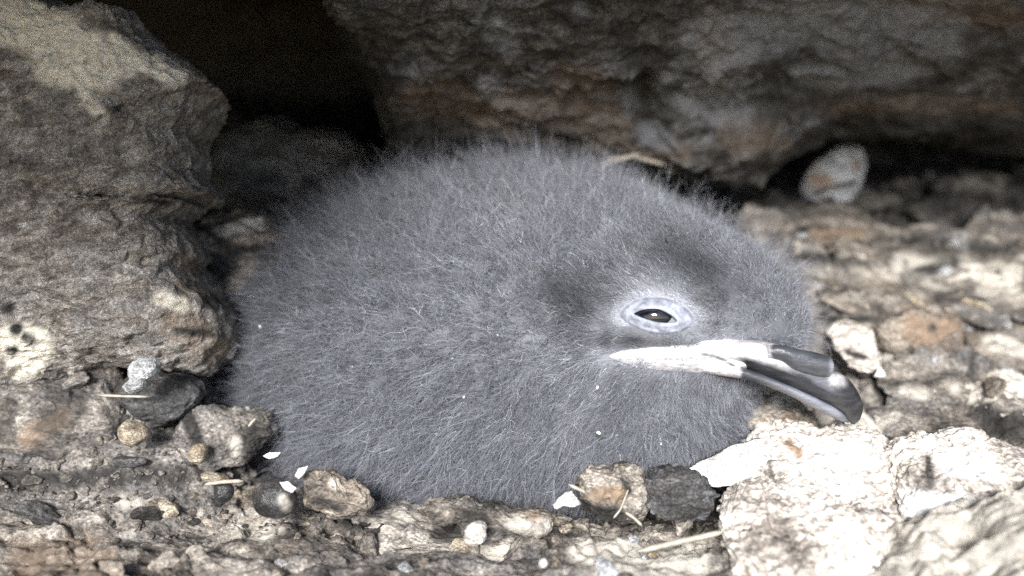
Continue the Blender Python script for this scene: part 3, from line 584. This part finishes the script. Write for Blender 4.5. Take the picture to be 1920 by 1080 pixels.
EYE = np.array([1231., 592.])
def face_tint(px, py, P=None):
    """the down's own shade by place: smoky round the eye, paler on the lore and cheek"""
    px, py = np.asarray(px), np.asarray(py)
    g = np.ones(px.shape)
    bl = lambda x, y, sx, sy, a, rot=0.: a * np.exp(-((((px - x) * math.cos(rot) + (py - y) * math.sin(rot)) / sx) ** 2 + ((-(px - x) * math.sin(rot) + (py - y) * math.cos(rot)) / sy) ** 2))
    g -= bl(1085, 560, 85, 55, .6) + bl(1325, 508, 70, 45, .6, .5) + bl(1195, 638, 95, 13, .75) + bl(1240, 478, 60, 26, .35)
    g += 1.1 * np.exp(-((np.hypot((px - 1233) / 76, (py - 592) / 40) - .8) / .28) ** 2) * (py < 612); g += bl(1190, 672, 70, 14, 1.0); g += bl(1215, 545, 74, 26, .6) + bl(1155, 590, 26, 20, .4) + bl(1300, 590, 30, 26, .3) + bl(1200, 690, 160, 40, .18) + bl(1400, 610, 90, 30, .25) + bl(1080, 650, 70, 40, .16)
    g += bl(1310, 632, 130, 12, .5)
    g *= 1 - .25 * ss(700, 450, px); return np.clip(g, .25, 2.2)  # light falloff over the chick's back, painted as a darker left side
def down_mat(name, attr):
    m, nt, b = nodes(name); B = NB(nt)
    a = B.n("ShaderNodeAttribute"); a.attribute_name = attr
    c = B.mix(1., a.outputs[0], (.185, .190, .212), 'MULTIPLY')
    B.l(c, b.inputs["Base Color"]); b.inputs["Roughness"].default_value = .55; b.inputs["Specular IOR Level"].default_value = .35
    return m
bx_, by_ = project(BV); bt = face_tint(bx_, by_) * .62
body = link("body", mesh_from("body", BV, bf, down_mat("skin_down", "tint"), attrs={'tint': np.repeat(bt[:, None], 3, 1)}), chick)

# down: plumes, each a shaft with a few barbs, as one mass of curves
rs = np.random.RandomState(5)
tri = np.concatenate([bf[:, [0, 1, 2]], bf[:, [0, 2, 3]]]); A_, B_, C_ = BV[tri[:, 0]], BV[tri[:, 1]], BV[tri[:, 2]]
area = np.linalg.norm(np.cross(B_ - A_, C_ - A_), axis=1)
ctr = (A_ + B_ + C_) / 3; nrm = sdf_n(ctr); facing = -(nrm @ cF)
cx, cy = project(ctr)
facew = np.exp(-(((cx - 1300) / 230) ** 4 + ((cy - 590) / 190) ** 4)) * (facing > 0)
wgt = area * np.where(facing > -.35, 1., .35) * (1 + 5.5 * facew); wgt[ctr[:, 2] < .6] *= .25
NP = 135000
pick = rs.choice(len(tri), NP, p=wgt / wgt.sum()); u, v = rs.rand(NP), rs.rand(NP); m = u + v > 1; u[m], v[m] = 1 - u[m], 1 - v[m]
root = A_[pick] + u[:, None] * (B_[pick] - A_[pick]) + v[:, None] * (C_[pick] - A_[pick]); rn = sdf_n(root)
rx, ry = project(root); front = -(rn @ cF) > -.1
# bare skin: lids and the gape
eye_d = np.hypot((rx - EYE[0] - 2) / 76, (ry - EYE[1] - 0) / 40)
def pt_in(poly, X, Y):
    poly = np.array(poly, float); ins = np.zeros(len(X), bool); j = len(poly) - 1
    for i in range(len(poly)):
        c = ((poly[i, 1] > Y) != (poly[j, 1] > Y)) & (X < (poly[j, 0] - poly[i, 0]) * (Y - poly[i, 1]) / (poly[j, 1] - poly[i, 1] + 1e-9) + poly[i, 0]); ins ^= c; j = i
    return ins
GAPE = [(1185, 665), (1250, 656), (1330, 646), (1440, 650), (1500, 660), (1500, 720), (1380, 702), (1250, 694), (1175, 679)]
keep = ~(front & (eye_d < .64)) & ~(front & pt_in(GAPE, rx, ry) & (rs.rand(NP) > .75 * ss(1330, 1190, rx)))
root, rn, rx, ry, front, eye_d = (q[keep] for q in (root, rn, rx, ry, front, eye_d)); NP = len(root)
dface = np.hypot((rx - 1330) / 1.35, (ry - 600)); dface = np.where(front, dface, 400)
L = .16 + .80 * ss(110, 330, dface) + .20 * ss(330, 600, dface) + .22 * ss(480, 380, ry)
L = np.where(front & (ry > 700) & (rx > 1100), np.minimum(L, .20 + .5 * ss(705, 800, ry) + .3 * ss(1250, 1080, rx)), L)
L = np.where(front & (eye_d < 1.8), np.minimum(L, .11 + .12 * np.clip(eye_d - .8, 0, 1)), L)
gp = np.abs(ry - 670); L = np.where(front & (rx > 1130) & (rx < 1450) & (ry > 600) & (ry < 705), np.minimum(L, .10 + .003 * gp), L)
fc_ = np.clip(-(rn @ cF), 0, 1); L = np.where(front & pt_in(GAPE, rx, ry), .20, L); L = L * (1 - .45 * ss(.25, .8, fc_) * ss(.3, .6, L) * (1 - .6 * ss(720, 850, ry))); L *= rs.uniform(.6, 1.25, NP)
FC = surf(np.array(1235.), np.array(640.))                                # down grows away from the cheek
away = root - FC; away -= rn * (away * rn).sum(1)[:, None]; away /= np.maximum(np.linalg.norm(away, axis=1), 1e-6)[:, None]
backw = np.array([-1., .1, .25]); hb = np.exp(-(dface / 170.) ** 2)[:, None]
fl = away * (1 - hb) + backw * hb; fl -= rn * (fl * rn).sum(1)[:, None]; fl /= np.maximum(np.linalg.norm(fl, axis=1), 1e-6)[:, None]
cl = np.c_[fbm(root * 2.6, 2), fbm(root * 2.6 + 31, 2), fbm(root * 2.6 + 57, 2)] * 1.6 + np.c_[fbm(root * .9 + 7, 2), fbm(root * .9 + 37, 2), fbm(root * .9 + 77, 2)] * .9
lay = (.40 + .45 * hb[:, 0] + .22 * ss(700, 840, ry) + .15 * ss(700, 560, rx))[:, None]
d0 = rn * (1 - lay * .75) + fl * lay * .85 + cl * .5 + rs.normal(size=(NP, 3)) * .26 + np.array([0, 0, -.06])
d0 /= np.linalg.norm(d0, axis=1)[:, None]
K = 6
bend = fl * .45 + cl * .5 + rs.normal(size=(NP, 3)) * .46 + np.array([0, 0, -.12])
tt = np.linspace(0, 1, K)
SH = root[:, None] - rn[:, None] * .03 + L[:, None, None] * (d0[:, None] * tt[None, :, None] + bend[:, None] * (tt ** 2)[None, :, None] * .42)
wig = rs.normal(size=(NP, K, 3)) * .035 * L[:, None, None]; wig[:, 0] = 0; SH = SH + wig
tintc = face_tint(rx, ry) * np.where(front, 1, 1.); tintc = np.where(front, tintc, 1.)
tone = tintc * rs.lognormal(0, .38, NP) * (1 + .3 * fbm(root * 1.1 + 3, 4) + .25 * fbm(root * 3.5, 2))
tone = np.where(rs.rand(NP) < .03, tone * 1.9, tone)
rad0 = .0041 * (1 - .25 * hb[:, 0])
curves = [(SH, rad0, tone)]
# barbs
NB_ = 3; sel = np.where(L > .28)[0]
for bnum in range(NB_):
    s_ = rs.choice(sel, int(len(sel) * .85), replace=False); kk = rs.randint(1, K - 1, len(s_)); base = SH[s_, kk]
    ax = SH[s_, kk + 1] - base; ax /= np.maximum(np.linalg.norm(ax, axis=1), 1e-6)[:, None]
    dd = ax * .8 + rs.normal(size=(len(s_), 3)) * .55; dd /= np.linalg.norm(dd, axis=1)[:, None]
    lb = L[s_] * rs.uniform(.2, .5, len(s_)); t4 = np.linspace(0, 1, 4)
    bd = rs.normal(size=(len(s_), 3)) * .3
    Bb = base[:, None] + lb[:, None, None] * (dd[:, None] * t4[None, :, None] + bd[:, None] * (t4 ** 2)[None, :, None])
    curves.append((Bb, rad0[s_] * .62, tone[s_] * rs.uniform(.85, 1.25, len(s_))))
hc = bpy.data.hair_curves.new("down"); sizes = np.concatenate([np.full(len(c[0]), c[0].shape[1]) for c in curves])
hc.add_curves(sizes.tolist())
pos = np.concatenate([c[0].reshape(-1, 3) for c in curves]) * S
hc.attributes["position"].data.foreach_set("vector", pos.astype(np.float32).ravel())
rad = np.concatenate([(c[1][:, None] * (1 - .82 * np.linspace(0, 1, c[0].shape[1])[None, :] ** 1.5)).ravel() for c in curves]) * S
ra = hc.attributes.get("radius") or hc.attributes.new("radius", 'FLOAT', 'POINT'); ra.data.foreach_set("value", rad.astype(np.float32))
ta = hc.attributes.new("tint", 'FLOAT_COLOR', 'CURVE'); tv = np.concatenate([c[2] for c in curves])
hue = rs.normal(0, .04, len(tv)); ta.data.foreach_set("color", np.c_[tv * (1 + hue), tv, tv * (1 - hue), np.ones(len(tv))].astype(np.float32).ravel())
hc.materials.append(down_mat("down_plumes", "tint"))
down = bpy.data.objects.new("down", hc); COL.objects.link(down); down.parent = chick; down["kind"] = "stuff"

# bill ------------------------------------------------------------
def horn_mat():
    m, nt, b = nodes("bill_horn"); B = NB(nt)
    a = B.n("ShaderNodeAttribute"); a.attribute_name = "paint"; sp = B.n("ShaderNodeSeparateColor"); B.l(a.outputs[0], sp.inputs[0])
    g = B.n("ShaderNodeNewGeometry"); mp = B.n("ShaderNodeMapping"); mp.inputs["Rotation"].default_value = (0, math.radians(-28), 0); mp.inputs["Scale"].default_value = (60, 100, 260)
    B.l(g.outputs["Position"], mp.inputs[0]); n = B.noise(mp.outputs[0], 3., 5, .6); n2 = B.noise(g.outputs["Position"], 700, 4)
    dk = B.ramp(n, [(.33, (.009, .010, .012)), (.68, (.040, .042, .050))])
    gy = B.ramp(n, [(.3, (.16, .17, .20)), (.7, (.30, .31, .35))])
    wh = B.mix(.6, B.ramp(n2, [(.3, (.36, .34, .35)), (.58, (.68, .66, .67))]), B.ramp(n, [(.35, (.8,) * 3), (.6, (1.,) * 3)]), 'MULTIPLY')
    c = B.mix(sp.outputs[1], dk, gy); c = B.mix(sp.outputs[0], c, wh)
    B.l(c, b.inputs["Base Color"]); b.inputs["Specular IOR Level"].default_value = .6
    B.l(B.ramp(n2, [(.3, .30), (.7, .48)]), b.inputs["Roughness"])
    bp = B.n("ShaderNodeBump"); bp.inputs["Strength"].default_value = .6; bp.inputs["Distance"].default_value = .0006; B.l(B.math('ADD', n, B.math('MULTIPLY', n2, .5)), bp.inputs["Height"]); B.l(bp.outputs[0], b.inputs["Normal"])
    return m
M['horn'] = horn_mat()
def loft(stations, name, Ys, parent, pw=2.2, n=40, m=70, mat='horn', pnt=None, ridge=None, label=None):
    """stations: (top_px, bottom_px, half width cm). closed tapered solid"""
    st = np.array([[a[0], a[1], b[0], b[1], w_] for a, b, w_ in stations], float)
    t0 = np.linspace(0, 1, len(st)); t1 = np.linspace(0, 1, m)
    # smooth interpolation (catmull-rom through numpy)
    def cr(y):
        yy = np.r_[2 * y[0] - y[1], y, 2 * y[-1] - y[-2]]; x = t1 * (len(y) - 1); i = np.clip(x.astype(int), 0, len(y) - 2); f = x - i
        p0, p1, p2, p3 = yy[i], yy[i + 1], yy[i + 2], yy[i + 3]
        return .5 * (2 * p1 + (p2 - p0) * f + (2 * p0 - 5 * p1 + 4 * p2 - p3) * f ** 2 + (3 * p1 - p0 - 3 * p2 + p3) * f ** 3)
    q = np.c_[[cr(st[:, k]) for k in range(5)]].T; Yv = cr(np.interp(t0, np.linspace(0, 1, len(Ys)), Ys))
    Tp = at(q[:, 0], q[:, 1], Yv); Bt = at(q[:, 2], q[:, 3], Yv); c = (Tp + Bt) / 2; a = (Tp - Bt) / 2; w_ = np.maximum(q[:, 4], .004)
    th = np.linspace(0, 2 * math.pi, n, endpoint=False); ct, st_ = np.cos(th), np.sin(th)
    ca = np.sign(ct) * np.abs(ct) ** (2 / pw); sa = np.sign(st_) * np.abs(st_) ** (2 / pw)
    V = c[None] + ca[:, None, None] * a[None] - (sa[:, None] * w_[None])[..., None] * cF
    if ridge is not None: V = V + ridge(th[:, None], t1[None, :])[..., None] * (-cF)
    P = V.reshape(-1, 3); F = grid_faces(n, m, wrap=True)
    P = np.r_[P, [c[0]], [c[-1]]]; k0, k1 = n * m, n * m + 1
    i = np.arange(n); caps = np.r_[np.c_[(i + 1) % n * m, i * m, np.full(n, k0), np.full(n, k0)], np.c_[i * m + m - 1, (i + 1) % n * m + m - 1, np.full(n, k1), np.full(n, k1)]]
    nn = normals_of(P, F)
    fl_ = ((nn[:n * m] * (P[:n * m] - np.tile(c, (n, 1)))).sum(1)).mean() < 0
    if fl_: F = F[:, ::-1]; caps = caps[:, [1, 0, 2, 3]]
    X, Y_ = project(P); A = pnt(X, Y_, P) if pnt else np.zeros((len(P), 3))
    bm_F = F.tolist() + [list(map(int, f[:3])) for f in caps]
    me = bpy.data.meshes.new(name); me.from_pydata((P * S).tolist(), [], bm_F); me.polygons.foreach_set("use_smooth", [True] * len(me.polygons))
    at_ = me.attributes.new("paint", 'FLOAT_COLOR', 'POINT'); at_.data.foreach_set("color", np.c_[A, np.ones(len(A))].astype(np.float32).ravel())
    me.materials.append(M[mat]); me.update(); o = link(name, me, parent)
    if label: o["label"] = label
    return o
YB = 16.05
def pnt_upper(X, Y, P):
    z = np.zeros((len(X), 3)); n = fbm(P * 5, 3) * 10
    lineY = np.interp(X, [1300, 1370, 1440, 1500, 1560, 1600], [660, 664, 680, 702, 735, 760])   # below: dark side plate
    above = ss(5, -4, Y - lineY + n * .3)
    z[:, 0] = np.maximum(ss(1400, 1366, X + n), above * ss(1515, 1430, X + n * .6)); z[:, 1] = above * .6 * ss(1590, 1530, X)
    z[:, 0] = np.maximum(z[:, 0], 0.65 * np.exp(-(((X - 1570) / 17) ** 4 + ((Y - 712) / 13) ** 4)))
    return z
upper = loft([((1290, 650), (1290, 672), .2), ((1370, 637), (1372, 684), .42), ((1436, 641), (1418, 702), .47), ((1490, 655), (1462, 719), .42), ((1532, 678), (1502, 736), .37), ((1565, 694), (1538, 752), .33),
              ((1591, 712), (1562, 764), .28), ((1609, 738), (1576, 773), .21), ((1617, 764), (1585, 782), .13), ((1612, 786), (1592, 790), .06), ((1602, 796), (1596, 795), .015)],
             "upper_mandible", [16.35, 16.1, 15.95, 15.9, 15.9], chick, pw=2.4, pnt=pnt_upper,
             ridge=lambda th, t: -.06 * np.exp(-((np.abs(th - math.pi / 2) - .0 + .28) / .12) ** 2) * ss(.25, .45, t) * ss(.98, .8, t))
def pnt_low(X, Y, P):
    z = np.zeros((len(X), 3)); n = fbm(P * 6, 3) * 6
    z[:, 0] = ss(1393, 1384, X + n * .3); z[:, 1] = .75 * ss(1400, 1500, X) * ss(1595, 1570, X) + .15; return z
lower = loft([((1296, 684), (1296, 696), .2), ((1350, 680), (1350, 704), .38), ((1392, 688), (1386, 709), .42), ((1440, 706), (1428, 721), .37), ((1490, 727), (1476, 740), .32), ((1530, 745), (1515, 760), .28), ((1562, 762), (1550, 778), .22), ((1583, 776), (1578, 790), .12), ((1592, 788), (1590, 793), .04)],
             "lower_mandible", [16.3, 16.08, 15.98, 15.95, 15.97], chick, pw=2.2, pnt=pnt_low)
tubes = loft([((1436, 648), (1436, 672), .20), ((1462, 646), (1462, 678), .27), ((1490, 653), (1486, 694), .31), ((1522, 659), (1516, 704), .31), ((1545, 665), (1540, 708), .29), ((1556, 671), (1552, 706), .26), ((1557, 678), (1553, 698), .20)],
             "nasal_tube", [15.82, 15.78, 15.76], upper, pw=2.1, pnt=lambda X, Y, P: np.c_[ss(1452, 1440, X + fbm(P * 6, 2) * 8) * .9, .2 * np.ones(len(X)) + .6 * ss(1552, 1560, X), 0 * X])
nost = loft([((1550, 680), (1548, 697), .12), ((1560, 680), (1558, 697), .12), ((1561, 684), (1559, 693), .05)], "nostril", [15.72, 15.7], tubes, pw=2, m=12, n=20, pnt=lambda X, Y, P: np.zeros((len(X), 3)))
def pnt_gape(X, Y, P):
    n = fbm(P * 4, 3); z = np.zeros((len(X), 3)); z[:, 0] = 1 - .6 * ss(-.1, .3, n + .3 * np.exp(-((X - 1270) / 40) ** 2)) * np.exp(-((Y - 683) / 6) ** 2) * ss(1330, 1290, X) - .4 * ss(.0, .35, fbm(P * 7 + 4, 3)) * ss(1290, 1160, X)
    ln = np.abs(Y - np.interp(X, [1295, 1313, 1340, 1367, 1380, 1390], [662, 663, 668, 680, 690, 702])); k = ss(5, 1.5, ln + n * 2) * ss(1295, 1325, X) * ss(1395, 1385, X)
    z[:, 0] *= 1 - .9 * k; z[:, 1] = .9 - .6 * k; return z
gs = surf(np.array([1150., 1240., 1330.]), np.array([668., 668., 665.]))[:, 1]
gape = loft([((1142, 666), (1142, 670), .03), ((1165, 657), (1168, 681), .10), ((1210, 650), (1212, 692), .17), ((1265, 642), (1265, 698), .26), ((1320, 634), (1322, 701), .38), ((1375, 634), (1368, 700), .46), ((1425, 642), (1400, 690), .44)],
            "gape_skin", [gs[0] + .03, gs[0] * .5 + gs[1] * .5 + .05, gs[1] + .12, gs[2] + .22, 16.25], chick, pw=2.3, pnt=pnt_gape, m=220, n=90,
            ridge=lambda th, t: -.05 * np.exp(-((th - (math.pi / 2 + .12)) / .10) ** 2) * ss(.35, .5, t))
# eye -------------------------------------------------------------
Q = surf(np.array(EYE[0]), np.array(EYE[1])); Nq = sdf_n(Q[None])[0]; V2 = (cP - Q) / np.linalg.norm(cP - Q)
ed, ef = cube_sphere(28); RB = .56; EC = Q + V2 * .10 - V2 * RB - cR * .04
em, ent, eb = nodes("eyeball"); eb.inputs["Base Color"].default_value = (.006, .006, .008, 1); eb.inputs["Roughness"].default_value = .04; eb.inputs["IOR"].default_value = 1.5; eb.inputs["Specular IOR Level"].default_value = .9
eye = link("eye", mesh_from("eye", EC + RB * np.array([1.08, 1, 1]) * (ed - .36 * (ed @ cU)[:, None] * cU), ef, em), chick); place_origin(eye, EC)
def lid_mat():
    m, nt, b = nodes("eyelid_skin"); B = NB(nt); g = B.n("ShaderNodeNewGeometry"); n = B.noise(g.outputs["Position"], 500, 5, .65)
    B.l(B.ramp(n, [(.36, (.17, .178, .21)), (.64, (.40, .42, .50))]), b.inputs["Base Color"]); b.inputs["Roughness"].default_value = .6; b.inputs['Specular IOR Level'].default_value = .3
    bp = B.n("ShaderNodeBump"); bp.inputs["Strength"].default_value = .6; bp.inputs["Distance"].default_value = .0005; B.l(n, bp.inputs["Height"]); B.l(bp.outputs[0], b.inputs["Normal"]); return m
inner = np.array([(1190, 588), (1201, 583), (1217, 580), (1235, 581), (1250, 587), (1262, 595), (1268, 602), (1256, 605), (1238, 604), (1220, 600), (1204, 595), (1195, 591)], float)
outer = np.array([(1160, 588), (1178, 568), (1206, 556), (1240, 554), (1272, 564), (1296, 582), (1306, 604), (1286, 622), (1250, 630), (1214, 626), (1184, 614), (1164, 598)], float)
def closed(a, n):
    m_ = len(a); x = np.arange(n) / n * m_; i = x.astype(int); f = (x - i)[:, None]; g = lambda k: a[(i + k) % m_]
    return .5 * (2 * g(0) + (g(1) - g(-1)) * f + (2 * g(-1) - 5 * g(0) + 4 * g(1) - g(2)) * f ** 2 + (3 * g(0) - g(-1) - 3 * g(1) + g(2)) * f ** 3)
nI, nS = 80, 22; I_, O_ = closed(inner, nI), closed(outer, nI); sv = np.linspace(0, 1, nS)
XY = I_[:, None] * (1 - sv)[None, :, None] + O_[:, None] * sv[None, :, None]
skin = surf(XY[..., 0], XY[..., 1])
rdir = ray(XY[..., 0], XY[..., 1]); rdir /= np.linalg.norm(rdir, axis=-1)[..., None]
hgt = .05 + .11 * np.exp(-((sv - .16) / .42) ** 2) - .09 * ss(.7, 1, sv)
hgt[0] = .02
LV = skin - rdir * (hgt[None, :, None] + .045 * fbm(skin.reshape(-1, 3) * 5, 4).reshape(nI, nS, 1))
lf = grid_faces(nI, nS, wrap=True)
nnl = normals_of(LV.reshape(-1, 3), lf)
if (nnl @ V2).mean() < 0: lf = lf[:, ::-1]
lid = link("eyelid", mesh_from("eyelid", LV.reshape(-1, 3), lf, lid_mat()), eye)
lid.location = -Vector(EC * S)
# grains of quartz dust caught on the down
for i, (a, b_, dy) in enumerate([(933, 628, .75), (870, 745, .7), (1122, 812, .6), (660, 688, .9), (1120, 727, .5), (488, 612, 1.0), (848, 672, .8), (1240, 832, .5)]):
    p = surf(np.array(float(a)), np.array(float(b_))); dd = (cP - p) / np.linalg.norm(cP - p)
    o = link("sand_grain", chip_mesh(300, 'white', N=4) if i == 0 else bpy.data.objects["sand_grain"].data, label="tiny white grain of sand caught in the chick's down", category="sand grain", group="sand grains on the down")
    o.location = Vector((p + dd * dy) * S); s = .028 + .01 * (i % 3); o.scale = (s, s, s); o.rotation_euler = (i, i * 2, 0)
